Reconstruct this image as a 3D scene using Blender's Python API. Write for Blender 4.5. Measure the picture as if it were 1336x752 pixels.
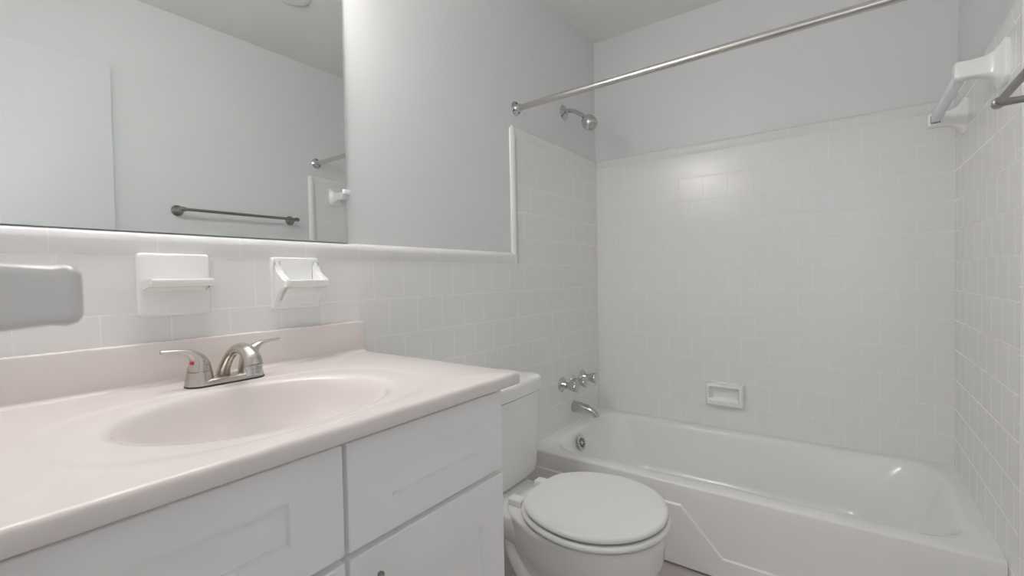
import bpy, bmesh, math, random
from mathutils import Vector, Matrix, Quaternion

# ------------------------------------------------------------------ clear
for o in list(bpy.data.objects):
    bpy.data.objects.remove(o, do_unlink=True)
S = bpy.context.scene
COL = S.collection
PI = math.pi

# ------------------------------------------------------------------ camera
YAW, PITCH, ROLL = 0.62860, -0.02285, -0.01900
CAM = Vector((1.1648, 0.0, 1.07))
fwd = Vector((-math.sin(YAW)*math.cos(PITCH), math.cos(YAW)*math.cos(PITCH), math.sin(PITCH)))
rgt = fwd.cross(Vector((0, 0, 1))).normalized()
upv = rgt.cross(fwd)
r2 = math.cos(ROLL)*rgt + math.sin(ROLL)*upv
u2 = -math.sin(ROLL)*rgt + math.cos(ROLL)*upv
cam_d = bpy.data.cameras.new('camera')
cam = bpy.data.objects.new('camera', cam_d)
COL.objects.link(cam)
M = Matrix((r2, u2, -fwd)).transposed().to_4x4()
M.translation = CAM
cam.matrix_world = M
cam_d.sensor_width = 36.0
cam_d.lens = 602.70/1336*36.0
cam_d.clip_start = 0.02
cam_d.dof.use_dof = True
cam_d.dof.focus_distance = 1.7
cam_d.dof.aperture_fstop = 7.0
S.camera = cam

# ------------------------------------------------------------------ light and exposure
S.view_settings.view_transform = 'Standard'
S.view_settings.look = 'None'
S.view_settings.gamma = 1
S.view_settings.use_curve_mapping = False
S.view_settings.exposure = 0.19
S.cycles.max_bounces = 20
S.cycles.diffuse_bounces = 14
S.cycles.glossy_bounces = 8
LAMP = 35.5           # emission of the three vanity shades
world = bpy.data.worlds.new('world')
S.world = world
world.use_nodes = True
world.node_tree.nodes['Background'].inputs[0].default_value = (0.95, 0.97, 1.0, 1)
world.node_tree.nodes['Background'].inputs[1].default_value = 0.5

def area(name, loc, target, sx, sy, power, color=(1, 1, 1)):
    d = bpy.data.lights.new(name, 'AREA')
    d.shape = 'RECTANGLE'; d.size = sx; d.size_y = sy; d.energy = power; d.color = color
    o = bpy.data.objects.new(name, d); COL.objects.link(o)
    o.location = loc
    o.rotation_euler = (Vector(target)-Vector(loc)).to_track_quat('-Z', 'Y').to_euler()
    return o
# added soft fill through the open doorway, evens out the room; no known source
area('hallway_fill', (1.15, -1.6, 1.5), (1.0, 1.5, 1.0), 1.6, 1.8, 6, (0.96, 0.98, 1.0))

# ------------------------------------------------------------------ room numbers
W = 1.50             # tile face to tile face
YB = 2.444           # back wall tile face
YF = -0.02           # front wall, inside
H = 2.396
ZT = 1.7258          # top of tub tile
ZR = 1.178           # top of chair rail
YV = 1.613           # where the tub tile begins on the left wall
PT = 0.008           # tile thickness
RIM = 0.3065

# ------------------------------------------------------------------ materials
def principled(name, col, rough=0.4, metal=0.0, coat=0.0, spec=0.5):
    m = bpy.data.materials.new(name); m.use_nodes = True
    b = m.node_tree.nodes['Principled BSDF']
    b.inputs['Base Color'].default_value = (*col, 1)
    b.inputs['Roughness'].default_value = rough
    b.inputs['Metallic'].default_value = metal
    b.inputs['Specular IOR Level'].default_value = spec
    b.inputs['Coat Weight'].default_value = coat
    b.inputs['Coat Roughness'].default_value = 0.08
    return m

def noise_bump(m, scale, strength, dist=0.001, detail=3):
    nt = m.node_tree; b = nt.nodes['Principled BSDF']
    tc = nt.nodes.new('ShaderNodeTexCoord'); n = nt.nodes.new('ShaderNodeTexNoise')
    n.inputs['Scale'].default_value = scale; n.inputs['Detail'].default_value = detail
    bp = nt.nodes.new('ShaderNodeBump'); bp.inputs['Strength'].default_value = strength
    bp.inputs['Distance'].default_value = dist
    nt.links.new(tc.outputs['Object'], n.inputs['Vector'])
    nt.links.new(n.outputs['Fac'], bp.inputs['Height'])
    nt.links.new(bp.outputs['Normal'], b.inputs['Normal'])
    return m

def mottled(m, c1, c2, scale):
    nt = m.node_tree; b = nt.nodes['Principled BSDF']
    tc = nt.nodes.new('ShaderNodeTexCoord'); n = nt.nodes.new('ShaderNodeTexNoise')
    n.inputs['Scale'].default_value = scale; n.inputs['Detail'].default_value = 4
    r = nt.nodes.new('ShaderNodeValToRGB')
    r.color_ramp.elements[0].color = (*c1, 1); r.color_ramp.elements[1].color = (*c2, 1)
    r.color_ramp.elements[0].position = 0.3; r.color_ramp.elements[1].position = 0.7
    nt.links.new(tc.outputs['Object'], n.inputs['Vector'])
    nt.links.new(n.outputs['Fac'], r.inputs['Fac'])
    nt.links.new(r.outputs['Color'], b.inputs['Base Color'])
    return m

TILE_C = (0.83, 0.83, 0.825)
def tile_mat(name, u, v, bw, rh, u0, v0, offset=0.5, rough=0.24, grout=0.855, bump=0.28):
    """running-bond glazed tile; u, v = 'X','Y','Z' world axes, (u0, v0) a tile corner"""
    m = principled(name, TILE_C, rough)
    nt = m.node_tree; b = nt.nodes['Principled BSDF']
    tc = nt.nodes.new('ShaderNodeTexCoord'); sp = nt.nodes.new('ShaderNodeSeparateXYZ')
    nt.links.new(tc.outputs['Object'], sp.inputs[0])
    cb = nt.nodes.new('ShaderNodeCombineXYZ')
    for ax, off, i, per in ((u, u0, 0, bw), (v, v0, 1, rh)):
        a = nt.nodes.new('ShaderNodeMath'); a.operation = 'SUBTRACT'
        a.inputs[1].default_value = off - per*40
        nt.links.new(sp.outputs[ax], a.inputs[0]); nt.links.new(a.outputs[0], cb.inputs[i])
    br = nt.nodes.new('ShaderNodeTexBrick')
    br.offset = offset; br.offset_frequency = 2; br.squash = 1.0
    br.inputs['Scale'].default_value = 1.0
    br.inputs['Brick Width'].default_value = bw; br.inputs['Row Height'].default_value = rh
    br.inputs['Mortar Size'].default_value = 0.0014; br.inputs['Mortar Smooth'].default_value = 0.35
    c = TILE_C
    br.inputs['Color1'].default_value = (*[x*0.997 for x in c], 1)
    br.inputs['Color2'].default_value = (*c, 1)
    br.inputs['Mortar'].default_value = (grout, grout, grout*0.995, 1)
    nt.links.new(cb.outputs[0], br.inputs['Vector'])
    nt.links.new(br.outputs['Color'], b.inputs['Base Color'])
    n = nt.nodes.new('ShaderNodeTexNoise'); n.inputs['Scale'].default_value = 22; n.inputs['Detail'].default_value = 1
    nt.links.new(tc.outputs['Object'], n.inputs['Vector'])
    mx = nt.nodes.new('ShaderNodeMath'); mx.operation = 'MULTIPLY_ADD'
    mx.inputs[1].default_value = 0.12
    nt.links.new(n.outputs['Fac'], mx.inputs[0])
    inv = nt.nodes.new('ShaderNodeMath'); inv.operation = 'SUBTRACT'; inv.inputs[0].default_value = 1.0
    nt.links.new(br.outputs['Fac'], inv.inputs[1]); nt.links.new(inv.outputs[0], mx.inputs[2])
    bp = nt.nodes.new('ShaderNodeBump'); bp.inputs['Strength'].default_value = bump; bp.inputs['Distance'].default_value = 0.0012
    nt.links.new(mx.outputs[0], bp.inputs['Height']); nt.links.new(bp.outputs['Normal'], b.inputs['Normal'])
    rr_ = nt.nodes.new('ShaderNodeMath'); rr_.operation = 'MULTIPLY_ADD'
    rr_.inputs[1].default_value = 0.45; rr_.inputs[2].default_value = rough
    nt.links.new(br.outputs['Fac'], rr_.inputs[0]); nt.links.new(rr_.outputs[0], b.inputs['Roughness'])
    return m

PAINT = noise_bump(principled('painted_plaster', (0.75, 0.757, 0.762), 0.38), 260, 0.10)
CEIL = noise_bump(principled('ceiling_paint', (0.80, 0.80, 0.79), 0.7), 200, 0.10)
DOORP = noise_bump(principled('door_paint', (0.745, 0.755, 0.772), 0.40), 40, 0.04)
TRIMP = principled('trim_paint', (0.78, 0.78, 0.77), 0.3)
FLOORM = tile_mat('floor_vinyl', 'X', 'Y', 0.30, 0.30, 0.0, 0.0, 0.0, 0.35)
for nd in FLOORM.node_tree.nodes:
    if nd.type == 'TEX_BRICK':
        nd.inputs['Color1'].default_value = (0.56, 0.51, 0.49, 1)
        nd.inputs['Color2'].default_value = (0.59, 0.535, 0.515, 1)
        nd.inputs['Mortar'].default_value = (0.40, 0.36, 0.34, 1)
PX = 0.1157
T_LEFT = tile_mat('left_wall_tile', 'Y', 'Z', 0.1159, 0.1155, 0.7730-0.0580, 1.1265-0.1155, grout=0.90, bump=0.42)
T_BACK = tile_mat('back_wall_tile', 'X', 'Z', 0.1157, 0.1140, 0.2875-0.0578, 1.6735-0.1140, bump=0.38)
T_RIGHT = tile_mat('right_wall_tile', 'Y', 'Z', 0.1159, 0.1145, 1.60, 1.6745-0.1145)
T_FRONT = tile_mat('front_wall_tile', 'X', 'Z', 0.1157, 0.1155, 0.0, 1.1265-0.1155)
CAP_L = tile_mat('chair_rail_cap', 'Y', 'X', 0.1625, 4.0, 0.834, -2.0, 0.0, 0.16)
CAP_V = tile_mat('vertical_cap', 'Z', 'X', 0.1625, 4.0, 0.05, -2.0, 0.0, 0.16)
CAP_B = tile_mat('back_wall_cap', 'X', 'Z', 0.1590, 4.0, 0.4715, -2.0, 0.0, 0.2)
CAP_R = tile_mat('side_wall_cap', 'Y', 'X', 0.1590, 4.0, 0.4, -2.0, 0.0, 0.2)
CERAMIC = principled('white_glazed_ceramic', (0.87, 0.87, 0.865), 0.14)
PORCELAIN = principled('toilet_porcelain', (0.83, 0.83, 0.82), 0.12)
SEATP = principled('seat_plastic', (0.82, 0.82, 0.81), 0.28)
ENAMEL = principled('tub_enamel', (0.86, 0.86, 0.855), 0.16)
MARBLE = mottled(principled('cultured_marble', (0.82, 0.765, 0.735), 0.2), (0.79, 0.736, 0.712), (0.81, 0.756, 0.732), 7)
CAB = noise_bump(principled('cabinet_paint', (0.90, 0.90, 0.90), 0.38), 60, 0.03)
GAPM = principled('cabinet_frame', (0.50, 0.50, 0.50), 0.6)
CHROME = principled('chrome', (0.60, 0.60, 0.60), 0.12, 1.0)
STEEL = principled('polished_rod_steel', (0.62, 0.60, 0.58), 0.22, 1.0)
NICKEL = noise_bump(principled('brushed_nickel', (0.60, 0.56, 0.52), 0.27, 1.0), 500, 0.02)
DARKNI = principled('dark_nickel', (0.32, 0.31, 0.30), 0.3, 1.0)
BLACK = principled('dark_gap', (0.02, 0.02, 0.02), 0.6)
RED = principled('red_indicator', (0.55, 0.02, 0.03), 0.3)
MIRROR = principled('mirror_silver', (0.78, 0.81, 0.80), 0.0, 1.0)
EDGEM = principled('mirror_edge', (0.30, 0.35, 0.42), 0.3)
PLASTIC = principled('translucent_plastic', (0.86, 0.87, 0.92), 0.35)
CAULK = principled('caulk', (0.80, 0.79, 0.77), 0.5)
BRACKET = principled('bracket_glaze', (0.72, 0.705, 0.69), 0.2)
LAMPM = bpy.data.materials.new('lit_frosted_glass'); LAMPM.use_nodes = True
_b = LAMPM.node_tree.nodes['Principled BSDF']
_b.inputs['Base Color'].default_value = (0.9, 0.9, 0.88, 1)
_b.inputs['Emission Color'].default_value = (1.0, 0.972, 0.945, 1)
_b.inputs['Emission Strength'].default_value = LAMP

# ------------------------------------------------------------------ object helpers
def link(name, bm, mats, parent=None, smooth=40):
    bmesh.ops.recalc_face_normals(bm, faces=bm.faces)
    me = bpy.data.meshes.new(name); bm.to_mesh(me); bm.free()
    if not isinstance(mats, (list, tuple)): mats = [mats]
    for m in mats: me.materials.append(m)
    o = bpy.data.objects.new(name, me); COL.objects.link(o)
    if smooth:
        me.shade_smooth()
        me.set_sharp_from_angle(angle=math.radians(smooth))
    if parent:
        o.parent = parent
        o.matrix_parent_inverse = Matrix.Translation(-Vector(parent.location))
    return o

def thing(name, loc, label, cat, group=None):
    o = bpy.data.objects.new(name, None); COL.objects.link(o)
    o.empty_display_size = 0.05; o.location = loc
    return tag(o, label, cat, group)

def tag(o, label, cat, group=None):
    o['label'] = label; o['category'] = cat
    if group: o['group'] = group
    return o

def struct(name, bm, mats, smooth=40):
    o = link(name, bm, mats, None, smooth); o['kind'] = 'structure'
    return o

def box(bm, a, b, bevel=0.0, seg=2, mi=0):
    r = bmesh.ops.create_cube(bm, size=1.0)
    vs = r['verts']
    for v in vs:
        v.co = Vector([a[i] + (v.co[i]+0.5)*(b[i]-a[i]) for i in range(3)])
    fs = set(f for v in vs for f in v.link_faces)
    for f in fs: f.material_index = mi
    if bevel > 0:
        es = list(set(e for v in vs for e in v.link_edges))
        bmesh.ops.bevel(bm, geom=es, offset=bevel, segments=seg, profile=0.5, affect='EDGES', clamp_overlap=True)
    return bm

def bx(a, b, bevel=0.0, seg=2):
    return box(bmesh.new(), a, b, bevel, seg)

def loft(bm, loops, cap0=True, cap1=True, closed=True, mi=0):
    rows = [[bm.verts.new(p) for p in lp] for lp in loops]
    n = len(rows[0])
    for a, b in zip(rows[:-1], rows[1:]):
        for i in range(n if closed else n-1):
            j = (i+1) % n
            try:
                f = bm.faces.new((a[i], a[j], b[j], b[i])); f.material_index = mi
            except ValueError: pass
    if cap0:
        f = bm.faces.new(list(reversed(rows[0]))); f.material_index = mi
    if cap1:
        f = bm.faces.new(rows[-1]); f.material_index = mi
    return rows

def rr(x0, x1, y0, y1, r, n=8):
    """rounded rectangle outline, counter-clockwise, 4*(n+1) points"""
    r = min(r, (x1-x0)/2-1e-5, (y1-y0)/2-1e-5)
    out = []
    for cx, cy, a0 in ((x1-r, y1-r, 0), (x0+r, y1-r, PI/2), (x0+r, y0+r, PI), (x1-r, y0+r, 1.5*PI)):
        for k in range(n+1):
            a = a0 + k*PI/2/n
            out.append((cx+r*math.cos(a), cy+r*math.sin(a)))
    return out

def tube(bm, pts, radii, seg=20, cap=True, up=Vector((0, 0, 1)), squash=1.0, mi=0):
    """round tube along a polyline; squash scales the section along its second axis"""
    pts = [Vector(p) for p in pts]
    if not isinstance(radii, (list, tuple)): radii = [radii]*len(pts)
    if not isinstance(squash, (list, tuple)): squash = [squash]*len(pts)
    loops = []
    t = (pts[1]-pts[0]).normalized()
    n = up - up.dot(t)*t
    if n.length < 1e-3: n = Vector((1, 0, 0)) - t.x*t
    n.normalize()
    for i, p in enumerate(pts):
        if i == 0: tt = (pts[1]-pts[0])
        elif i == len(pts)-1: tt = pts[-1]-pts[-2]
        else: tt = (pts[i+1]-pts[i]).normalized() + (pts[i]-pts[i-1]).normalized()
        tt.normalize()
        n = (n - n.dot(tt)*tt).normalized()
        s = tt.cross(n)
        loops.append([p + radii[i]*(math.cos(2*PI*k/seg)*s + squash[i]*math.sin(2*PI*k/seg)*n) for k in range(seg)])
    return loft(bm, loops, cap, cap, mi=mi)

def smooth_path(pts, n=8):
    """Catmull-Rom through 3-D points"""
    P = [Vector(p) for p in pts]
    P = [2*P[0]-P[1]] + P + [2*P[-1]-P[-2]]
    out = []
    for i in range(1, len(P)-2):
        for k in range(n):
            t = k/n
            out.append(0.5*((2*P[i]) + (P[i+1]-P[i-1])*t + (2*P[i-1]-5*P[i]+4*P[i+1]-P[i+2])*t*t + (3*P[i]-P[i-1]-3*P[i+1]+P[i+2])*t**3))
    out.append(P[-2])
    return out

def lerp_list(vals, n):
    out = []
    for a, b in zip(vals[:-1], vals[1:]):
        for k in range(n): out.append(a+(b-a)*k/n)
    out.append(vals[-1])
    return out

def lathe(bm, origin, axis, prof, seg=32, flute=0, depth=0.0, mi=0):
    """prof = [(distance along axis, radius)]; flute: scalloped section"""
    axis = Vector(axis).normalized(); o = Vector(origin)
    q = axis.to_track_quat('Z', 'Y')
    loops = []
    for d, r in prof:
        lp = []
        for k in range(seg):
            a = 2*PI*k/seg
            rr_ = r*(1 + depth*math.cos(flute*a)) if flute else r
            lp.append(o + q @ Vector((rr_*math.cos(a), rr_*math.sin(a), d)))
        loops.append(lp)
    return loft(bm, loops, True, True, mi=mi)

def prism(bm, poly, to3, d0, d1, mi=0):
    """polygon extruded: to3(u, v, d) -> point"""
    a = [bm.verts.new(to3(u, v, d0)) for u, v in poly]
    b = [bm.verts.new(to3(u, v, d1)) for u, v in poly]
    n = len(poly)
    fs = [bm.faces.new(list(reversed(a))), bm.faces.new(b)]
    for i in range(n):
        j = (i+1) % n
        fs.append(bm.faces.new((a[i], a[j], b[j], b[i])))
    for f in fs: f.material_index = mi
    return fs

# ------------------------------------------------------------------ the setting
WT = 0.12
struct('floor', bx((-WT-PT, YF-WT-1.2, -0.1), (W+PT+WT, YB+PT+WT, 0)), FLOORM, 0)
struct('ceiling', bx((-WT-PT, YF-WT, H), (W+PT+WT, YB+PT+WT, H+0.1)), CEIL, 0)
wl = struct('wall_left', bx((-WT-PT, YF-WT, 0), (-PT, YB+PT+WT, H)), PAINT, 0)
wb = struct('wall_back', bx((-PT, YB+PT, 0), (W+PT, YB+PT+WT, H)), PAINT, 0)
wr = struct('wall_right', bx((W+PT, YF-WT, 0), (W+PT+WT, YB+PT+WT, H)), PAINT, 0)
# front wall with the doorway the photograph is taken from
DX0, DX1, DZ = 0.865, 1.478, 2.036
bm = bmesh.new()
box(bm, (-PT, YF-WT, 0), (DX0, YF, H)); box(bm, (DX1, YF-WT, 0), (W+PT, YF, H)); box(bm, (DX0, YF-WT, DZ), (DX1, YF, H))
wf = struct('wall_front', bm, PAINT, 0)

def part(name, bm, mat, parent, smooth=40):
    return link(name, bm, mat, parent, smooth)

CAPH = 0.05
# left wall tile
bm = bmesh.new()
poly = [(YF, 0), (YB, 0), (YB, ZT-CAPH), (YV+0.03, ZT-CAPH), (YV+0.03, ZR-CAPH), (YF, ZR-CAPH)]
prism(bm, poly, lambda u, v, d: Vector((d, u, v)), -PT, 0.0)
part('tile_field', bm, T_LEFT, wl, 0)

def cap_profile(h, t0=-PT, bulge=0.0055, n=8):
    """cap section (d, v): v from 0 (field joint) to h (free edge), rounded over"""
    out = [(t0, 0), (0.0, 0), (0.0, 0.002), (0.0022, h*0.12), (bulge*0.8, h*0.45)]
    r = 0.020
    for k in range(n+1):
        a = k*PI/2/n
        out.append((bulge-r*0.75 + r*0.75*math.cos(a), h-r + r*math.sin(a)))
    out.append((t0, h))
    return out
bm = bmesh.new()
prism(bm, cap_profile(CAPH), lambda d, v, t: Vector((d, t, ZR-CAPH+v)), YF, YV+0.030)
part('rail_cap', bm, CAP_L, wl, 50)
bm = bmesh.new()
prism(bm, cap_profile(0.042), lambda d, v, t: Vector((d, YV+0.042-v, t)), ZR-0.05, ZT-0.012)
part('side_cap', bm, CAP_V, wl, 50)
bm = bmesh.new()
prism(bm, cap_profile(CAPH), lambda d, v, t: Vector((d, t, ZT-CAPH+v)), YV+0.012, YB)
part('top_cap', bm, CAP_R, wl, 50)
# back wall tile
part('tile_field', bx((0, YB, 0), (W, YB+PT, ZT-CAPH)), T_BACK, wb, 0)
bm = bmesh.new()
prism(bm, cap_profile(CAPH), lambda d, v, t: Vector((t, YB-d, ZT-CAPH+v)), 0, W)
part('top_cap', bm, CAP_B, wb, 50)
# right wall tile
YRV = 1.572
part('tile_field', bx((W, YRV+0.03, 0), (W+PT, YB, ZT-CAPH)), T_RIGHT, wr, 0)
bm = bmesh.new()
prism(bm, cap_profile(CAPH), lambda d, v, t: Vector((W-d, t, ZT-CAPH+v)), YRV+0.012, YB)
part('top_cap', bm, CAP_R, wr, 50)
bm = bmesh.new()
prism(bm, cap_profile(0.042), lambda d, v, t: Vector((W-d, YRV+0.042-v, t)), 0, ZT-0.012)
part('side_cap', bm, CAP_V, wr, 50)
# front wall tile beside the doorway
part('tile_field', bx((0, YF, 0), (DX0-0.06, YF+PT, ZR-CAPH)), T_FRONT, wf, 0)
bm = bmesh.new()
prism(bm, cap_profile(CAPH), lambda d, v, t: Vector((t, YF+PT+d, ZR-CAPH+v)), 0, DX0-0.06)
part('rail_cap', bm, CAP_B, wf, 50)
# door casing
bm = bmesh.new()
box(bm, (DX0-0.06, YF, 0), (DX0, YF+0.012, DZ+0.06), 0.003); box(bm, (DX0-0.06, YF, DZ), (DX1+0.0, YF+0.012, DZ+0.06), 0.003)
struct('trim_1', bm, TRIMP)
# right baseboard
struct('baseboard_right', bx((W+PT-0.012, YF+0.0, 0), (W+PT, YRV-0.002, 0.09), 0.003), TRIMP)

# open door leaf against the right wall
door = bpy.data.objects.new('door_1', None); COL.objects.link(door)
door.location = (1.468, 0.0, 0); door['kind'] = 'structure'
part('door_leaf', bx((1.448, 0.0, 0.012), (1.483, 0.630, 2.032), 0.002), DOORP, door)
bm = bmesh.new()
lathe(bm, (1.448, 0.575, 0.93), (-1, 0, 0), [(0, 0.031), (0.006, 0.031), (0.008, 0.012), (0.03, 0.012), (0.036, 0.024), (0.05, 0.027), (0.058, 0.02), (0.06, 0.004)])
part('door_knob', bm, NICKEL, door)

# ------------------------------------------------------------------ bathtub
tub = thing('bathtub', (0.75, 2.07, 0), 'white alcove bathtub with stepped front apron, built in between the tiled walls', 'bathtub')
TY0, TY1, TX0, TX1 = 1.697, YB, 0.0, W
bm = bmesh.new()
loops = []
e = 0.0003
def L(x0, x1, y0, y1, r, z): loops.append([Vector((p[0], p[1], z)) for p in rr(x0, x1, y0, y1, r, 10)])
L(TX0+e, TX1-e, TY0, TY1-e, 0.003, 0.262)
L(TX0+e, TX1-e, TY0, TY1-e, 0.003, RIM-0.0085)
L(TX0+e, TX1-e, TY0+0.0008, TY1-e, 0.003, RIM-0.0045)
L(TX0+e, TX1-e, TY0+0.003, TY1-e, 0.003, RIM-0.0018)
L(TX0+e, TX1-e, TY0+0.007, TY1-e, 0.003, RIM-0.0003)
L(TX0+0.03, TX1-0.03, TY0+0.030, TY1-0.03, 0.05, RIM)
ix0, ix1, iy0, iy1 = 0.062, 1.448, 1.772, 2.392
L(ix0-0.012, ix1+0.012, iy0-0.012, iy1+0.012, 0.10, RIM-0.0015)
L(ix0-0.003, ix1+0.003, iy0-0.003, iy1+0.003, 0.13, RIM-0.005)
L(ix0+0.004, ix1-0.006, iy0+0.003, iy1-0.003, 0.135, RIM-0.013)
L(ix0+0.009, ix1-0.016, iy0+0.006, iy1-0.006, 0.14, RIM-0.028)
bx0, bx1, by0, by1 = 0.155, 1.17, 1.835, 2.325
a0 = (ix0+0.012, ix1-0.025, iy0+0.009, iy1-0.009, 0.16, RIM-0.045)
b0 = (0.125, 1.345, 1.815, 2.345, 0.22, 0.085)
for k in range(0, 6):
    t = k/5
    L(*[a0[i]+(b0[i]-a0[i])*t for i in range(6)])
L(0.133, 1.330, 1.823, 2.337, 0.21, 0.065)
L(0.150, 1.305, 1.842, 2.318, 0.20, 0.048)
L(0.19, 1.25, 1.88, 2.28, 0.19, 0.038)
L(0.30, 1.00, 1.97, 2.19, 0.10, 0.034)
loft(bm, loops, False, True)
part('shell', bm, ENAMEL, tub, 60)
# apron with its stepped raised field
bm = bmesh.new()
box(bm, (TX0+e, TY0+0.0002, 0.008), (TX1-e, 1.725, 0.2617))
poly = [(TX0+e, 0.008), (TX1-e, 0.008), (TX1-e, 0.082), (0.815, 0.084), (0.674, 0.234), (TX0+e, 0.235)]
ins = [(TX0+e, 0.010), (TX1-e, 0.010), (TX1-e, 0.076), (0.8125, 0.078), (0.6715, 0.228), (TX0+e, 0.229)]
A = [bm.verts.new((u, TY0+0.0008, v)) for u, v in poly]
B = [bm.verts.new((u, TY0-0.0050, v)) for u, v in ins]
for i in range(6):
    j = (i+1) % 6
    bm.faces.new((A[i], A[j], B[j], B[i]))
bm.faces.new(B)
box(bm, (TX0+e, 1.7150, 0.0), (TX1-e, 1.7245, 0.012))
part('apron', bm, ENAMEL, tub, 20)
# overflow plate on the drain-end wall
ov = Vector((0.0945, 2.035, 0.243))
oax = Vector((1, 0, 0.28)).normalized()
bm = bmesh.new()
lathe(bm, ov-oax*0.006, oax, [(0, 0.035), (0.006, 0.037), (0.009, 0.034), (0.010, 0.027), (0.0085, 0.026), (0.0085, 0.002)], 36)
ovp = part('overflow_plate', bm, CHROME, tub)
bm = bmesh.new()
q = oax.to_track_quat('Z', 'Y')
for k in range(10):
    a = 2*PI*k/10
    lp = []
    ca, sa = math.cos(a), math.sin(a)
    for (r_, w_) in ((0.010, 0.0020), (0.023, 0.0045)):
        lp.append((r_, w_))
    pts = [(lp[0][0], -lp[0][1]), (lp[1][0], -lp[1][1]), (lp[1][0], lp[1][1]), (lp[0][0], lp[0][1])]
    vs = [[bm.verts.new(ov + q @ Vector((u*ca-v*sa, u*sa+v*ca, z_))) for u, v in pts] for z_ in (0.001, 0.0030)]
    bm.faces.new(vs[1]); bm.faces.new(list(reversed(vs[0])))
    for i in range(4):
        bm.faces.new((vs[0][i], vs[0][(i+1) % 4], vs[1][(i+1) % 4], vs[1][i]))
sl = link('grille_slots', bm, BLACK, None, 0)
sl.parent = ovp
bm = bmesh.new()
lathe(bm, (0.245, 2.07, 0.036), (0, 0, 1), [(0, 0.034), (0.003, 0.034), (0.005, 0.028), (0.004, 0.010), (0.008, 0.009), (0.009, 0.002)], 28)
part('drain', bm, CHROME, tub)

# ------------------------------------------------------------------ vanity cabinet
VY0, VY1, VF = -0.004, 0.794, 0.556
CT = 0.864           # counter top
CB = 0.838           # counter underside
van = thing('vanity_cabinet', (0.28, 0.40, 0), 'white shaker vanity cabinet standing under the cream sink top', 'cabinet')
bm = bmesh.new()
box(bm, (0.002, VY0, 0.09), (VF-0.020, VY0+0.016, CB-0.002)); box(bm, (0.002, VY1-0.016, 0.0), (VF-0.020, VY1, CB-0.002), 0.001)
box(bm, (0.002, VY0, 0.09), (VF-0.04, VY1, 0.106)); box(bm, (0.002, VY0+0.01, 0.10), (0.012, VY1-0.01, CB-0.002))
box(bm, (VF-0.10, VY0, 0.0), (VF-0.085, VY1-0.016, 0.09))
# face frame
for y0, y1 in ((VY0, VY0+0.04), (VY1-0.04, VY1-0.0005), (0.380, 0.428)):
    box(bm, (VF-0.038, y0, 0.09), (VF-0.0195, y1, CB-0.002), 0.0008)
for z0, z1 in ((0.09, 0.13), (0.63, 0.675), (CB-0.04, CB-0.002)):
    box(bm, (VF-0.0378, VY0+0.001, z0), (VF-0.0197, VY1-0.001, z1), 0.0008)
part('body', bm, CAB, van)

def shaker(y0, y1, z0, z1, sw, rt, rb):
    """front with a sunk flat panel; sw stile, rt/rb rails"""
    x0, x1 = VF-0.0190, VF
    bm = bmesh.new()
    fr = [(y0, z0), (y1, z0), (y1, z1), (y0, z1)]
    inn = [(y0+sw, z0+rb), (y1-sw, z0+rb), (y1-sw, z1-rt), (y0+sw, z1-rt)]
    b = 0.0015
    o_b = [bm.verts.new((x0, u, v)) for u, v in fr]
    o_s = [bm.verts.new((x1-b, u, v)) for u, v in fr]
    cx, cz = (y0+y1)/2, (z0+z1)/2
    o_f = [bm.verts.new((x1, u+(b if u < cx else -b), v+(b if v < cz else -b))) for u, v in fr]
    i_f = [bm.verts.new((x1, u, v)) for u, v in inn]
    i_b = [bm.verts.new((x1-0.0100, u+(0.0008 if u < cx else -0.0008), v+(0.0008 if v < cz else -0.0008))) for u, v in inn]
    for A, B in ((o_b, o_s), (o_s, o_f), (o_f, i_f), (i_f, i_b)):
        for i in range(4):
            j = (i+1) % 4
            bm.faces.new((A[i], A[j], B[j], B[i]))
    bm.faces.new(i_b); bm.faces.new(list(reversed(o_b)))
    return bm
def bar_pull(y, ztop, parent):
    bm = bmesh.new()
    x = VF+0.030
    tube(bm, [(x, y, ztop-0.120), (x, y, ztop-0.0015), (x, y, ztop)], [0.0055, 0.0055, 0.0045], 18)
    for z in (ztop-0.024, ztop-0.096):
        tube(bm, [(VF-0.001, y, z), (x, y, z)], 0.004, 12)
    return part('handle', bm, DARKNI, parent)
LZ1 = 0.646
part('drawer', shaker(0.018, 0.4005, 0.657, 0.8250, 0.082, 0.053, 0.056), CAB, van, 15)
part('drawer', shaker(0.4085, 0.791, 0.657, 0.8250, 0.082, 0.053, 0.056), CAB, van, 15)
d1 = part('cabinet_door', shaker(0.018, 0.4005, 0.10, LZ1, 0.072, 0.086, 0.086), CAB, van, 15)
d2 = part('cabinet_door', shaker(0.4085, 0.791, 0.10, LZ1, 0.072, 0.086, 0.086), CAB, van, 15)
bar_pull(0.368, 0.622, d1); bar_pull(0.441, 0.622, d2)

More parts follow.
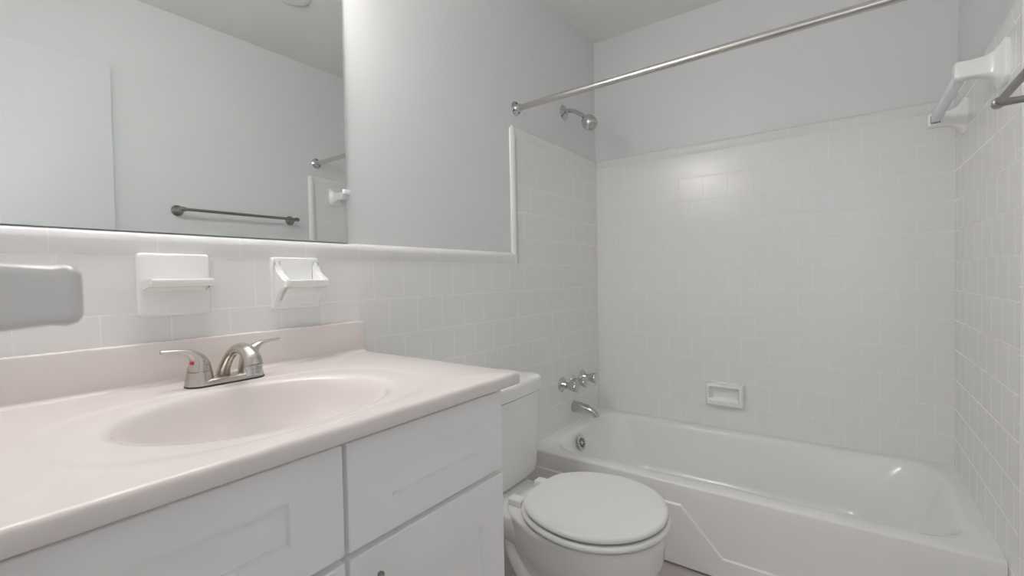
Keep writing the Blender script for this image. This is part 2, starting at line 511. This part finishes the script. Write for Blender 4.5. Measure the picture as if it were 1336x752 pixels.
# ------------------------------------------------------------------ sink top
top = thing('sink_top', (0.29, 0.405, CB), 'cream cultured marble vanity top with moulded oval basin and backsplash', 'sink top')
CX0, CX1, CY0, CY1 = 0.001, 0.585, YF+PT+0.002, 0.820
SX, SY, SA, SB = 0.346, 0.400, 0.176, 0.216
NP = 128
def ring_rect(x0, x1, y0, y1, z):
    out = []
    for k in range(NP):
        a = 2*PI*k/NP
        dx, dy = math.cos(a)*SA, math.sin(a)*SB
        sx = ((x1-SX)/dx if dx > 0 else (x0-SX)/dx) if abs(dx) > 1e-9 else 1e9
        sy = ((y1-SY)/dy if dy > 0 else (y0-SY)/dy) if abs(dy) > 1e-9 else 1e9
        s = min(sx, sy)
        out.append(Vector((SX+dx*s, SY+dy*s, z)))
    # snap the nearest sample to each corner
    for cx_, cy_ in ((x0, y0), (x0, y1), (x1, y0), (x1, y1)):
        i = min(range(NP), key=lambda i_: (out[i_].x-cx_)**2+(out[i_].y-cy_)**2)
        out[i] = Vector((cx_, cy_, z))
    return out
def ring_sup(ax, by, z, n=2.0, ox=0.0):
    out = []
    for k in range(NP):
        a = 2*PI*k/NP
        c, s = math.cos(a), math.sin(a)
        den = (abs(c)**n + abs(s)**n)**(1/n)
        out.append(Vector((SX+ox+ax*c/den, SY+by*s/den, z)))
    return out
bm = bmesh.new()
lp = []
for f_, z_ in ((0.14, 0.144), (0.50, 0.134), (0.77, 0.104), (0.92, 0.062), (1.0, 0.032)):
    lp.append(ring_sup(0.170*f_, 0.210*f_, CT-z_, 2.0, -0.02*(1-f_)))
lp += [ring_sup(0.172, 0.212, CB),
      ring_rect(CX0+0.02, CX1-0.02, CY0+0.02, CY1-0.02, CB),
      ring_rect(CX0, CX1-0.002, CY0, CY1-0.002, CB),
      ring_rect(CX0, CX1, CY0, CY1, CB+0.003)]
for k in range(6):
    a = k*PI/2/5
    lp.append(ring_rect(CX0, CX1-0.009+0.009*math.cos(a), CY0, CY1-0.005+0.005*math.cos(a), CT-0.009+0.009*math.sin(a)))
lp += [ring_sup(0.206, 0.300, CT, 2.9), ring_sup(0.201, 0.292, CT-0.0004, 2.8), ring_sup(0.196, 0.284, CT-0.0014, 2.7),
       ring_sup(0.192, 0.272, CT-0.0017, 2.5), ring_sup(0.184, 0.232, CT-0.0020, 2.1), ring_sup(0.178, 0.219, CT-0.0036), ring_sup(0.173, 0.213, CT-0.009), ring_sup(0.169, 0.208, CT-0.018)]
for f_, z_ in ((0.955, 0.030), (0.92, 0.048), (0.86, 0.070), (0.77, 0.092), (0.65, 0.110), (0.50, 0.122), (0.33, 0.129), (0.14, 0.132)):
    lp.append(ring_sup(0.172*f_, 0.211*f_, CT-z_, 2.0, -0.02*(1-f_)))
loft(bm, lp, True, True)
for v in bm.verts:                      # the right end is not quite square to the wall
    if v.co.y > SY: v.co.y += 0.020*(1-v.co.x/CX1)*max(0.0, (v.co.y-SY)/(CY1-SY))**2
part('slab_and_basin', bm, MARBLE, top, 50)
bm = bmesh.new()
box(bm, (0.0015, CY0, CT-0.004), (0.022, CY1+0.016, 0.951), 0.004, 3)
part('backsplash', bm, MARBLE, top)
bm = bmesh.new()
pr = [(0.021, CT-0.001)] + [(0.021+0.010*(1-math.sin(a)), CT+0.010*(1-math.cos(a))) for a in [k*PI/2/5 for k in range(6)]][::-1]
prof = [(0.0205, CT-0.001), (0.0315, CT-0.0005)] + [(0.0315-0.010*math.sin(k*PI/10), CT+0.010*(1-math.cos(k*PI/10))) for k in range(1, 6)] + [(0.0205, CT+0.010)]
prism(bm, prof, lambda u, v, d: Vector((u, d, v)), CY0, CY1+0.014)
part('cove', bm, MARBLE, top, 60)
bm = bmesh.new()
lathe(bm, (SX-0.0175, SY, CT-0.134), (0, 0, 1), [(0, 0.022), (0.004, 0.023), (0.006, 0.020), (0.004, 0.016), (0.007, 0.013), (0.008, 0.003)], 28)
part('drain', bm, NICKEL, top)

# ------------------------------------------------------------------ basin faucet
FX, FY = 0.113, 0.4245
fau = thing('basin_faucet', (FX, FY, CT), 'brushed nickel two-handle faucet on the cream sink top behind the basin', 'faucet')
FZ = CT + 0.0004
bm = bmesh.new()
def stad(hx, hy, z):
    return [Vector((FX+p[0], FY+p[1], z)) for p in rr(-hx, hx, -hy, hy, hx-0.0005, 10)]
loft(bm, [stad(0.0275, 0.0750, FZ), stad(0.0275, 0.0750, FZ+0.003)])
part('gasket', bm, BLACK, fau)
bm = bmesh.new()
loft(bm, [stad(0.0265, 0.0742, FZ+0.0028), stad(0.0262, 0.0738, FZ+0.006), stad(0.0245, 0.073, FZ+0.011), stad(0.021, 0.069, FZ+0.0135), stad(0.012, 0.060, FZ+0.0145)])
base = part('base', bm, NICKEL, fau)
for s in (-1, 1):
    hy = FY+s*0.0485
    bm = bmesh.new()
    lathe(bm, (FX, hy, FZ+0.003), (0, 0, 1), [(0, 0.0262), (0.010, 0.0245), (0.020, 0.0228), (0.0265, 0.0218), (0.0270, 0.0212)], 32)
    part('handle_hub', bm, NICKEL, fau)
    bm = bmesh.new()
    pts = smooth_path([(FX, hy, FZ+0.0306), (FX, hy, FZ+0.042), (FX, hy+s*0.003, FZ+0.053), (FX, hy+s*0.011, FZ+0.0640), (FX, hy+s*0.024, FZ+0.0715), (FX, hy+s*0.043, FZ+0.0745), (FX, hy+s*0.064, FZ+0.0755)], 6)
    rd = lerp_list([0.0216, 0.0200, 0.0168, 0.0118, 0.0078, 0.0060, 0.0050], 6)
    sq = lerp_list([1.0, 0.98, 0.92, 0.80, 0.68, 0.62, 0.70], 6)
    tube(bm, pts, rd, 24, up=Vector((0, -s, 0)), squash=sq)
    hd = part('handle', bm, NICKEL, fau)
    if s == -1:
        bm = bmesh.new()
        lathe(bm, (FX+0.0085, hy-0.0165, FZ+0.0490), (0.62, -0.74, 0.15), [(-0.004, 0.0034), (0.001, 0.0034), (0.0024, 0.0024), (0.003, 0.0006)], 16)
        ri = link('hot_indicator', bm, RED, None); ri.parent = hd; ri['label'] = 'small red hot-water dot'
bm = bmesh.new()
sp = smooth_path([(FX-0.018, FY, FZ+0.008), (FX-0.007, FY, FZ+0.027), (FX+0.013, FY, FZ+0.049), (FX+0.040, FY, FZ+0.067), (FX+0.072, FY, FZ+0.0750), (FX+0.100, FY, FZ+0.0695), (FX+0.118, FY, FZ+0.0570), (FX+0.1225, FY, FZ+0.0450)], 7)
rd = lerp_list([0.0150, 0.0118, 0.0108, 0.0116, 0.0134, 0.0150, 0.0158, 0.0160], 7)
tube(bm, sp, rd, 24, up=Vector((1, 0, 0)), squash=lerp_list([0.90, 0.80, 0.74, 0.74, 0.80, 0.90, 1.0, 1.0], 7))
spo = part('spout', bm, NICKEL, fau)
bm = bmesh.new()
ax_ = Vector((0.12, 0, -0.99)).normalized()
lathe(bm, Vector((FX+0.1220, FY, FZ+0.046)), ax_, [(0, 0.0148), (0.0015, 0.0146), (0.002, 0.0156), (0.007, 0.0154), (0.0075, 0.0142), (0.018, 0.0138), (0.019, 0.0128), (0.019, 0.002)], 28)
ae = link('aerator', bm, CHROME, None); ae.parent = spo

# ------------------------------------------------------------------ wall mirror
bm = bmesh.new()
box(bm, (-PT+0.0005, 0.012, ZR+0.0003), (-0.001, 0.801, 1.90))
for f in bm.faces:
    f.material_index = 0 if f.normal.x > 0.9 else 1
bm.normal_update()
for f in bm.faces:
    f.material_index = 0 if f.normal.x > 0.9 else 1
mir = link('wall_mirror', bm, [MIRROR, EDGEM], None, 0)
tag(mir, 'large frameless wall mirror resting on the tile rail above the sink', 'mirror')
bm = bmesh.new()
box(bm, (-PT, 0.792, 1.318), (0.004, 0.814, 1.332), 0.002)
lathe(bm, (0.003, 0.809, 1.325), (1, 0, 0), [(0, 0.003), (0.0015, 0.0028), (0.002, 0.001)], 12)
mc = link('mirror_clip', bm, PLASTIC, None); mc.parent = mir

# ------------------------------------------------------------------ ceramic fittings above the sink
def arc_pts(cx, cz, r, a0, a1, n=8):
    return [(cx+r*math.cos(math.radians(a0+(a1-a0)*k/n)), cz+r*math.sin(math.radians(a0+(a1-a0)*k/n))) for k in range(n+1)]

hy0, hy1, hz0, hz1 = 0.308, 0.440, 1.003, 1.134
hol = thing('ceramic_tumbler_holder', (0, 0.374, hz0), 'white ceramic wall plate with one straight thin shelf, left of the scooped soap dish', 'holder')
bm = bmesh.new()
loft(bm, [[Vector((x_, p[0], p[1])) for p in rr(hy0+i_, hy1-i_, hz0+i_, hz1-i_, 0.008, 5)] for x_, i_ in ((-0.001, 0), (0.009, 0), (0.012, 0.0015), (0.0135, 0.005))])
part('back_plate', bm, CERAMIC, hol)
bm = bmesh.new()
zt = 1.080
prof = [(0.010, zt), (0.054, zt), (0.0575, zt-0.0015), (0.058, zt-0.004), (0.057, zt-0.013), (0.053, zt-0.016), (0.026, zt-0.0165), (0.016, zt-0.020), (0.010, zt-0.032)]
prism(bm, prof, lambda u, v, d: Vector((u, d, v)), hy0+0.008, hy1-0.008)
bmesh.ops.bevel(bm, geom=[e_ for e_ in bm.edges if abs(e_.verts[0].co.y-e_.verts[1].co.y) < 1e-6], offset=0.0025, segments=2, affect='EDGES')
part('shelf', bm, CERAMIC, hol, 50)

sy0, sy1, sz0, sz1 = 0.577, 0.703, 1.001, 1.132
dish = thing('ceramic_soap_dish', (0, 0.64, sz0), 'white ceramic soap dish with scooped curved cheeks, on tile right of the flat-shelved holder', 'soap dish')
bm = bmesh.new()
loft(bm, [[Vector((x_, p[0], p[1])) for p in rr(sy0+i_, sy1-i_, sz0+i_, sz1-i_, 0.007, 5)] for x_, i_ in ((-0.001, 0), (0.009, 0), (0.012, 0.0015), (0.0135, 0.004))])
part('back_plate', bm, CERAMIC, dish)
bm = bmesh.new()
ztd = 1.076
cheek = [(0.009, sz1-0.012)] + [(0.016, sz1-0.016)] + arc_pts(0.056, sz1-0.010, 0.040, 188, 262, 9) + [(0.066, ztd), (0.068, ztd-0.004), (0.067, ztd-0.016), (0.062, ztd-0.019)] + arc_pts(0.062, ztd-0.066, 0.046, 92, 172, 9) + [(0.009, sz0+0.004)]
tray = [(0.009, ztd-0.006), (0.050, ztd-0.008), (0.060, ztd-0.003), (0.064, ztd-0.001), (0.068, ztd-0.004), (0.067, ztd-0.016), (0.062, ztd-0.019)] + arc_pts(0.062, ztd-0.066, 0.046, 92, 172, 9) + [(0.009, sz0+0.004)]
prism(bm, cheek, lambda u, v, d: Vector((u, d, v)), sy0+0.003, sy0+0.021)
prism(bm, cheek, lambda u, v, d: Vector((u, d, v)), sy1-0.021, sy1-0.003)
bmesh.ops.bevel(bm, geom=[e_ for e_ in bm.edges if abs(e_.verts[0].co.y-e_.verts[1].co.y) < 1e-6], offset=0.005, segments=3, affect='EDGES')
prism(bm, tray, lambda u, v, d: Vector((u, d, v)), sy0+0.016, sy1-0.016)
part('tray', bm, CERAMIC, dish, 50)

# ------------------------------------------------------------------ soap dish over the tub
tsd = thing('tub_soap_dish', (0.676, YB, 0.42), 'white ceramic recessed soap dish on the long tiled wall above the tub', 'soap dish')
bm = bmesh.new()
x0, x1, z0, z1 = 0.590, 0.762, 0.417, 0.532
lp = []
def TL(i, y, r, dz0=0, dz1=0): lp.append([Vector((p[0], y, p[1])) for p in rr(x0+i, x1-i, z0+i+dz0, z1-i-dz1, r, 5)])
TL(0, YB+0.001, 0.006); TL(0.0, YB-0.012, 0.007); TL(0.003, YB-0.030, 0.008); TL(0.006, YB-0.037, 0.008); TL(0.010, YB-0.040, 0.008)
TL(0.016, YB-0.040, 0.008, 0.004); TL(0.019, YB-0.037, 0.008, 0.006); TL(0.021, YB-0.030, 0.010, 0.008); TL(0.024, YB-0.010, 0.012, 0.010); TL(0.032, YB-0.004, 0.010, 0.010)
loft(bm, lp, True, True)
part('frame', bm, CERAMIC, tsd, 60)
bm = bmesh.new()
prof = [(YB-0.032, z0+0.020), (YB-0.045, z0+0.022), (YB-0.047, z0+0.030), (YB-0.045, z0+0.040), (YB-0.041, z0+0.042), (YB-0.037, z0+0.038), (YB-0.032, z0+0.034)]
prism(bm, prof, lambda u, v, d: Vector((d, u, v)), x0+0.018, x1-0.018)
part('front_lip', bm, CERAMIC, tsd, 60)

# ------------------------------------------------------------------ tub valves, spout, shower head
VL = ('chrome tub valve handle nearest the toilet, leftmost of three on the left tile',
      'chrome tub valve handle with small flange, middle one of the three above the spout',
      'chrome tub valve handle nearest the tiled corner, rightmost of the three')
for i, (vy, er, hl) in enumerate(((2.012, 0.037, 0.088), (2.125, 0.025, 0.080), (2.232, 0.037, 0.084))):
    vz = 0.526
    v = thing('tub_valve_handle', (0, vy, vz), VL[i], 'valve handle', 'tub valve handles on the left wall')
    bm = bmesh.new()
    lathe(bm, (-0.001, vy, vz), (1, 0, 0), [(0, er), (0.004, er), (0.009, er*0.86), (0.013, er*0.55), (0.030, er*0.42 if er > 0.03 else er*0.6), (0.031, 0.010)], 32)
    part('escutcheon', bm, CHROME, v)
    bm = bmesh.new()
    lathe(bm, (0.026, vy, vz), (1, 0, 0), [(0, 0.011), (0.004, 0.0125), (0.008, 0.0155), (0.020, 0.0190), (0.038, 0.0245), (hl-0.030, 0.0265), (hl-0.027, 0.0245), (hl-0.026, 0.012), (hl-0.0255, 0.002)], 48, 8, 0.09)
    part('knob', bm, CHROME, v, 50)
spt = thing('tub_spout', (0, 2.137, 0.385), 'chrome tub spout on the left tile wall below the valve handles', 'spout')
bm = bmesh.new()
pts = smooth_path([(-0.001, 2.137, 0.386), (0.03, 2.137, 0.386), (0.07, 2.137, 0.384), (0.103, 2.137, 0.379), (0.122, 2.137, 0.366), (0.128, 2.137, 0.350)], 6)
tube(bm, pts, lerp_list([0.030, 0.0285, 0.025, 0.0215, 0.0185, 0.0165], 6), 28, squash=lerp_list([1, 1, 0.95, 0.85, 0.85, 0.9], 6))
part('spout_body', bm, CHROME, spt)
bm = bmesh.new()
lathe(bm, (-0.001, 2.137, 0.386), (1, 0, 0), [(0, 0.0315), (0.005, 0.0315), (0.007, 0.029)], 28)
part('wall_ring', bm, CHROME, spt)

sh = thing('wall_shower', (-PT, 2.09, 1.908), 'chrome shower head on a bent arm, on the painted wall below the curtain rod', 'shower')
bm = bmesh.new()
lathe(bm, (-PT-0.001, 2.09, 1.906), (1, 0, 0), [(0, 0.037), (0.003, 0.039), (0.008, 0.034), (0.014, 0.020), (0.018, 0.013), (0.019, 0.009)], 32)
part('wall_flange', bm, CHROME, sh)
arm = smooth_path([(-PT, 2.09, 1.906), (0.022, 2.089, 1.910), (0.044, 2.087, 1.904), (0.072, 2.084, 1.889), (0.116, 2.080, 1.856)], 6)
bm = bmesh.new(); tube(bm, arm, 0.0105, 20)
part('arm', bm, CHROME, sh)
hd_ax = Vector((0.58, -0.20, -0.66)).normalized()
hp = Vector((0.112, 2.080, 1.859))
bm = bmesh.new()
lathe(bm, hp, hd_ax, [(0, 0.0105), (0.006, 0.0115), (0.009, 0.0125), (0.012, 0.0125), (0.016, 0.0175), (0.024, 0.0260), (0.036, 0.0335), (0.048, 0.0370), (0.060, 0.0375), (0.072, 0.0355), (0.082, 0.0305), (0.084, 0.0285), (0.084, 0.0200), (0.0815, 0.0190), (0.0815, 0.0170)], 40)
hdo = part('head', bm, CHROME, sh)
bm = bmesh.new()
lathe(bm, hp, hd_ax, [(0.079, 0.0166), (0.0850, 0.0166), (0.0865, 0.0150), (0.0865, 0.002)], 32)
fc = link('spray_face', bm, principled('spray_face_plastic', (0.55, 0.55, 0.54), 0.35), None); fc.parent = hdo

# ------------------------------------------------------------------ shower curtain rod
RA, RB = Vector((-PT, 1.664, 1.806)), Vector((W+PT, 1.632, 1.802))
rod = thing('shower_curtain_rod', ((RA+RB)/2), 'polished steel shower curtain rod spanning wall to wall above the tub', 'curtain rod')
bm = bmesh.new(); tube(bm, [RA+(RB-RA)*0.004, RB-(RB-RA)*0.004], 0.0128, 28)
part('rod', bm, STEEL, rod)
for P_, d_ in ((RA, (RB-RA).normalized()), (RB, (RA-RB).normalized())):
    bm = bmesh.new()
    lathe(bm, P_-d_*0.001, d_, [(0, 0.031), (0.003, 0.031), (0.005, 0.029), (0.009, 0.020), (0.012, 0.018), (0.026, 0.0165), (0.028, 0.0135)], 32)
    fl = part('flange', bm, CHROME, rod)
    for a in (PI/2, PI/2+2.1, PI/2-2.1):
        bm = bmesh.new()
        lathe(bm, P_ + Vector((0, 0.0240*math.cos(a), 0.0240*math.sin(a))) + d_*0.004, d_, [(0, 0.0042), (0.0035, 0.0040), (0.0042, 0.002)], 12)
        sc = link('screw', bm, BLACK, None); sc.parent = fl

# ------------------------------------------------------------------ ceramic posts (tub towel bar and the bracket by the doorway)
def ceramic_post(o, n, a, b, ha=0.048, hb=0.058, aa=0.0195, ab=0.0245, ln=0.100):
    """o wall point, n outward normal, a/b plane axes"""
    o, n, a, b = Vector(o), Vector(n), Vector(a), Vector(b)
    bm = bmesh.new()
    sec = [(-0.001, ha, hb), (0.008, ha, hb), (0.011, ha-0.002, hb-0.002), (0.016, ha-0.012, hb-0.012), (0.024, ha-0.021, hb-0.023), (0.034, aa+0.0025, ab+0.005), (0.046, aa, ab+0.001), (0.070, aa, ab-0.001), (ln-0.008, aa, ab), (ln-0.003, aa-0.001, ab-0.0015), (ln-0.0008, aa-0.004, ab-0.0045), (ln, aa-0.008, ab-0.009)]
    lp = []
    for d, u, v in sec:
        lp.append([o + n*d + a*p[0] + b*p[1] for p in rr(-u, u, -v, v, min(u, v)*0.42, 6)])
    loft(bm, lp)
    return bm
ctb = thing('ceramic_towel_bar', (W, 2.0, 1.605), 'white ceramic towel bar on two posts on the tiled right wall inside the tub', 'towel bar')
PY0, PY1, PZ = 1.752, 2.262, 1.606
post0 = part('post', ceramic_post((W, PY0, PZ), (-1, 0, 0), (0, 1, 0), (0, 0, 1)), CERAMIC, ctb, 60)
post1 = part('post', ceramic_post((W, PY1, PZ), (-1, 0, 0), (0, 1, 0), (0, 0, 1)), CERAMIC, ctb, 60)
bm = bmesh.new(); box(bm, (1.4075, PY0+0.010, PZ-0.0115), (1.4305, PY1-0.010, PZ+0.0115), 0.001)
br_ = part('bar', bm, PLASTIC, ctb); br_['label'] = 'square pale bluish plastic bar'
bm = bmesh.new(); box(bm, (1.4065, PY1-0.0210, PZ-0.0130), (1.4325, PY1-0.0185, PZ+0.0130))
sk = link('socket', bm, BLACK, None, 0); sk.parent = post1

brk = thing('ceramic_bracket', (0.80, YF+PT, 1.065), 'white rounded ceramic bracket jutting out in the near foreground at the left edge', 'bracket')
part('post', ceramic_post((0.792, YF+PT, 1.0645), (0, 1, 0), (1, 0, 0), (0, 0, 1), 0.0185, 0.0225, 0.0160, 0.0175, 0.0835), BRACKET, brk, 60)

# ------------------------------------------------------------------ chrome towel bar on the right wall
tb = thing('metal_towel_bar', (W+PT, 1.167, 1.43), 'dark brushed metal towel bar on the painted right wall between door and tub', 'towel bar')
BY0, BY1, BZ, BXX = 0.884, 1.452, 1.431, 1.432
bm = bmesh.new(); tube(bm, [(BXX, BY0, BZ), (BXX, BY1, BZ)], 0.0075, 20)
part('bar', bm, DARKNI, tb)
for yy, s in ((BY0, -1), (BY1, 1)):
    bm = bmesh.new()
    lathe(bm, (W+PT+0.001, yy, BZ), (-1, 0, 0), [(0, 0.026), (0.004, 0.027), (0.008, 0.024), (0.013, 0.015), (0.020, 0.0095), (0.045, 0.0075), (0.072, 0.0085)], 32)
    po = part('post', bm, DARKNI, tb)
    bm = bmesh.new()
    lathe(bm, (BXX, yy-s*0.012, BZ), (0, s, 0), [(0, 0.0078), (0.002, 0.0105), (0.010, 0.0115), (0.020, 0.0115), (0.026, 0.0085), (0.029, 0.004), (0.030, 0.001)], 24)
    fi = link('finial', bm, DARKNI, None); fi.parent = po

# ------------------------------------------------------------------ toilet
TCY = 1.236
toi = thing('toilet', (0.40, TCY, 0), 'white two-piece toilet with closed round lid, between the vanity and the tub', 'toilet')
def egg(xb, xm, xf, bw, hw, z, n=72, pw=2.0, dy=0.0):
    """outline: flat-ish back at xb (half width bw), widest hw at xm, round front at xf"""
    out = []
    for k in range(n):
        a = 2*PI*k/n
        c, s = math.cos(a), math.sin(a)
        if c >= 0:
            x = xm + (xf-xm)*c; y = hw*s
        else:
            p = 2.0 + pw
            den = (abs(c)**p + abs(s)**p)**(1/p)
            x = xm + (xm-xb)*c/den
            t = min(1, (xm-x)/(xm-xb))
            y = (hw*s/den) * (1 - (1-bw/hw)*t**1.7)
        out.append(Vector((x, TCY+dy+y, z)))
    return out
def scale_loop(lp, f, z, cx=0.57):
    return [Vector((cx+(p.x-cx)*f, TCY+(p.y-TCY)*f, z)) for p in lp]
# bowl with foot
bm = bmesh.new()
B = [egg(0.27, 0.50, 0.700, 0.085, 0.108, 0.0), egg(0.27, 0.50, 0.700, 0.085, 0.108, 0.012), egg(0.28, 0.50, 0.692, 0.075, 0.100, 0.03),
     egg(0.29, 0.50, 0.672, 0.062, 0.086, 0.09), egg(0.29, 0.51, 0.670, 0.066, 0.100, 0.14), egg(0.285, 0.53, 0.708, 0.080, 0.132, 0.19),
     egg(0.28, 0.545, 0.738, 0.094, 0.161, 0.235), egg(0.28, 0.555, 0.753, 0.104, 0.179, 0.275), egg(0.28, 0.56, 0.755, 0.112, 0.183, 0.310),
     egg(0.28, 0.56, 0.761, 0.120, 0.191, 0.340), egg(0.28, 0.56, 0.762, 0.122, 0.193, 0.352), egg(0.284, 0.56, 0.757, 0.118, 0.188, 0.358), egg(0.31, 0.56, 0.73, 0.10, 0.16, 0.359)]
loft(bm, B)
bowl = part('bowl', bm, PORCELAIN, toi, 60)
# rear deck that carries the tank
bm = bmesh.new()
lp = []
for z, i in ((0.276, 0.045), (0.288, 0.020), (0.300, 0.006), (0.314, 0.0), (0.334, 0.0), (0.341, 0.002), (0.3435, 0.008)):
    lp.append([Vector((p[0], p[1], z)) for p in rr(0.045+i*0.3, 0.42, TCY-0.128+i, TCY+0.128-i, 0.04, 8)])
loft(bm, lp)
for v in bm.verts:
    if v.co.z < 0.31: v.co.z -= (v.co.x-0.045)/0.375*0.07*(0.314-v.co.z)/0.038
part('deck', bm, PORCELAIN, toi, 60)
# trapway hump on the pedestal side
bm = bmesh.new()
for s in (-1, 1):
    pts = smooth_path([(0.30, TCY+s*0.070, 0.255), (0.335, TCY+s*0.078, 0.19), (0.40, TCY+s*0.078, 0.115), (0.49, TCY+s*0.074, 0.085), (0.58, TCY+s*0.060, 0.11)], 7)
    tube(bm, pts, lerp_list([0.03, 0.034, 0.034, 0.032, 0.02], 7), 20)
part('trapway', bm, PORCELAIN, toi, 60)
for s in (-1, 1):
    bm = bmesh.new()
    lathe(bm, (0.43, TCY+s*0.112, 0.003), (0, s*0.1, 1), [(0, 0.018), (0.010, 0.017), (0.017, 0.012), (0.021, 0.004)], 24)
    part('bolt_cap', bm, SEATP, toi)
# seat and lid
ZS = 0.3635
def slab(z0, z1, o, rnd):
    """slab with rounded edge; o(inset, z) -> outline"""
    out = [o(rnd*0.6, z0)]
    n = 6
    for k in range(n+1):
        a = -PI/2 + PI*k/n
        zc = (z0+z1)/2
        out.append(o(rnd*(1-math.cos(a)), zc+(z1-z0)/2*math.sin(a)))
    return out
bm = bmesh.new()
so = lambda i, z: egg(0.348+i, 0.56, 0.772-i, 0.142-i, 0.207-i, z)
loft(bm, slab(ZS, ZS+0.0185, so, 0.009) + [so(0.03, ZS+0.0186)])
seat = part('seat', bm, SEATP, toi, 60)
bm = bmesh.new()
lo = lambda i, z: egg(0.357+i, 0.56, 0.765-i, 0.142-i, 0.203-i, z)
loft(bm, slab(ZS+0.0225, ZS+0.0405, lo, 0.009) + [lo(0.012, ZS+0.0412), lo(0.05, ZS+0.0418), lo(0.11, ZS+0.0422)])
lid = part('lid', bm, SEATP, toi, 60)
for s in (-1, 1):
    bm = bmesh.new()
    box(bm, (0.300, TCY+s*0.075-0.018, 0.357), (0.352, TCY+s*0.075+0.018, 0.381), 0.006, 3)
    part('hinge', bm, SEATP, toi)
# tank
TX_, TF = 0.03, 0.248
ty0, ty1 = 1.022, 1.468
def tank_loop(x0, xf, y0, y1, z, bow, r=0.028):
    """bowed front, rounded corners"""
    base_ = rr(x0, xf, y0, y1, r, 8)
    # subdivide the front edge so that it can bow
    out = []
    n = len(base_)
    for i in range(n):
        p, q_ = base_[i], base_[(i+1) % n]
        m = 14 if abs(p[0]-q_[0]) < 1e-6 and abs(p[1]-q_[1]) > 0.1 else 1
        for k in range(m):
            out.append((p[0]+(q_[0]-p[0])*k/m, p[1]+(q_[1]-p[1])*k/m))
    yc, hw_ = (y0+y1)/2, (y1-y0)/2
    res = []
    for x, y in out:
        t = (x-x0)/(xf-x0)
        res.append(Vector((x - bow*t*((y-yc)/hw_)**2, y, z)))
    return res
bm = bmesh.new()
lp = [tank_loop(TX_+0.02, TF-0.030, ty0+0.05, ty1-0.05, 0.3445, 0.014), tank_loop(TX_+0.006, TF-0.016, ty0+0.030, ty1-0.030, 0.348, 0.016),
      tank_loop(TX_, TF-0.009, ty0+0.022, ty1-0.022, 0.358, 0.018), tank_loop(TX_, TF-0.006, ty0+0.018, ty1-0.018, 0.39, 0.02),
      tank_loop(TX_, TF-0.002, ty0+0.006, ty1-0.006, 0.56, 0.02), tank_loop(TX_, TF, ty0+0.002, ty1-0.002, 0.650, 0.02)]
loft(bm, lp)
part('tank', bm, PORCELAIN, toi, 50)
bm = bmesh.new()
lp = [tank_loop(TX_-0.004, TF+0.002, ty0-0.001, ty1+0.001, 0.6525, 0.02), tank_loop(TX_-0.006, TF+0.007, ty0-0.006, ty1+0.006, 0.656, 0.02, 0.03),
      tank_loop(TX_-0.006, TF+0.007, ty0-0.006, ty1+0.006, 0.690, 0.02, 0.03), tank_loop(TX_-0.004, TF+0.005, ty0-0.004, ty1+0.004, 0.699, 0.02, 0.03),
      tank_loop(TX_+0.002, TF-0.002, ty0+0.003, ty1-0.003, 0.7055, 0.02, 0.028), tank_loop(TX_+0.02, TF-0.022, ty0+0.024, ty1-0.024, 0.710, 0.018, 0.028), tank_loop(TX_+0.06, TF-0.07, ty0+0.08, ty1-0.08, 0.7115, 0.012, 0.02)]
loft(bm, lp)
part('tank_lid', bm, PORCELAIN, toi, 50)
bm = bmesh.new()
lp = [tank_loop(TX_+0.002, TF-0.004, ty0+0.006, ty1-0.006, 0.6495, 0.02), tank_loop(TX_+0.002, TF-0.004, ty0+0.006, ty1-0.006, 0.653, 0.02)]
loft(bm, lp)
part('lid_gap', bm, BLACK, toi, 0)

# ------------------------------------------------------------------ lamp over the mirror (it lights the room) and the ceiling fixture
vl = thing('vanity_light', (-PT, 0.405, 2.02), 'vanity light bar with three frosted shades on the wall above the mirror', 'wall lamp')
bm = bmesh.new(); box(bm, (-PT, 0.155, 1.985), (0.02, 0.655, 2.055), 0.006, 3)
part('back_plate', bm, NICKEL, vl)
for k in range(3):
    yy = 0.215+0.19*k
    bm = bmesh.new(); tube(bm, smooth_path([(0.015, yy, 2.02), (0.06, yy, 2.03), (0.10, yy, 2.04), (0.115, yy, 2.02)], 5), 0.008, 14)
    part('arm', bm, NICKEL, vl)
    bm = bmesh.new()
    lathe(bm, (0.115, yy, 2.027), (0, 0, -1), [(0, 0.020), (0.01, 0.030), (0.04, 0.043), (0.085, 0.055), (0.10, 0.056), (0.104, 0.050), (0.106, 0.01)], 28)
    part('lamp_shade', bm, LAMPM, vl)
cf = thing('ceiling_fixture', (0.90, 1.16, H), 'round white ceiling fixture seen in the mirror at its top edge', 'ceiling fixture')
bm = bmesh.new()
lathe(bm, (0.90, 1.165, H+0.0005), (0, 0, -1), [(0, 0.075), (0.012, 0.075), (0.020, 0.068), (0.024, 0.05), (0.025, 0.005)], 36)
part('cover', bm, CEIL, cf)
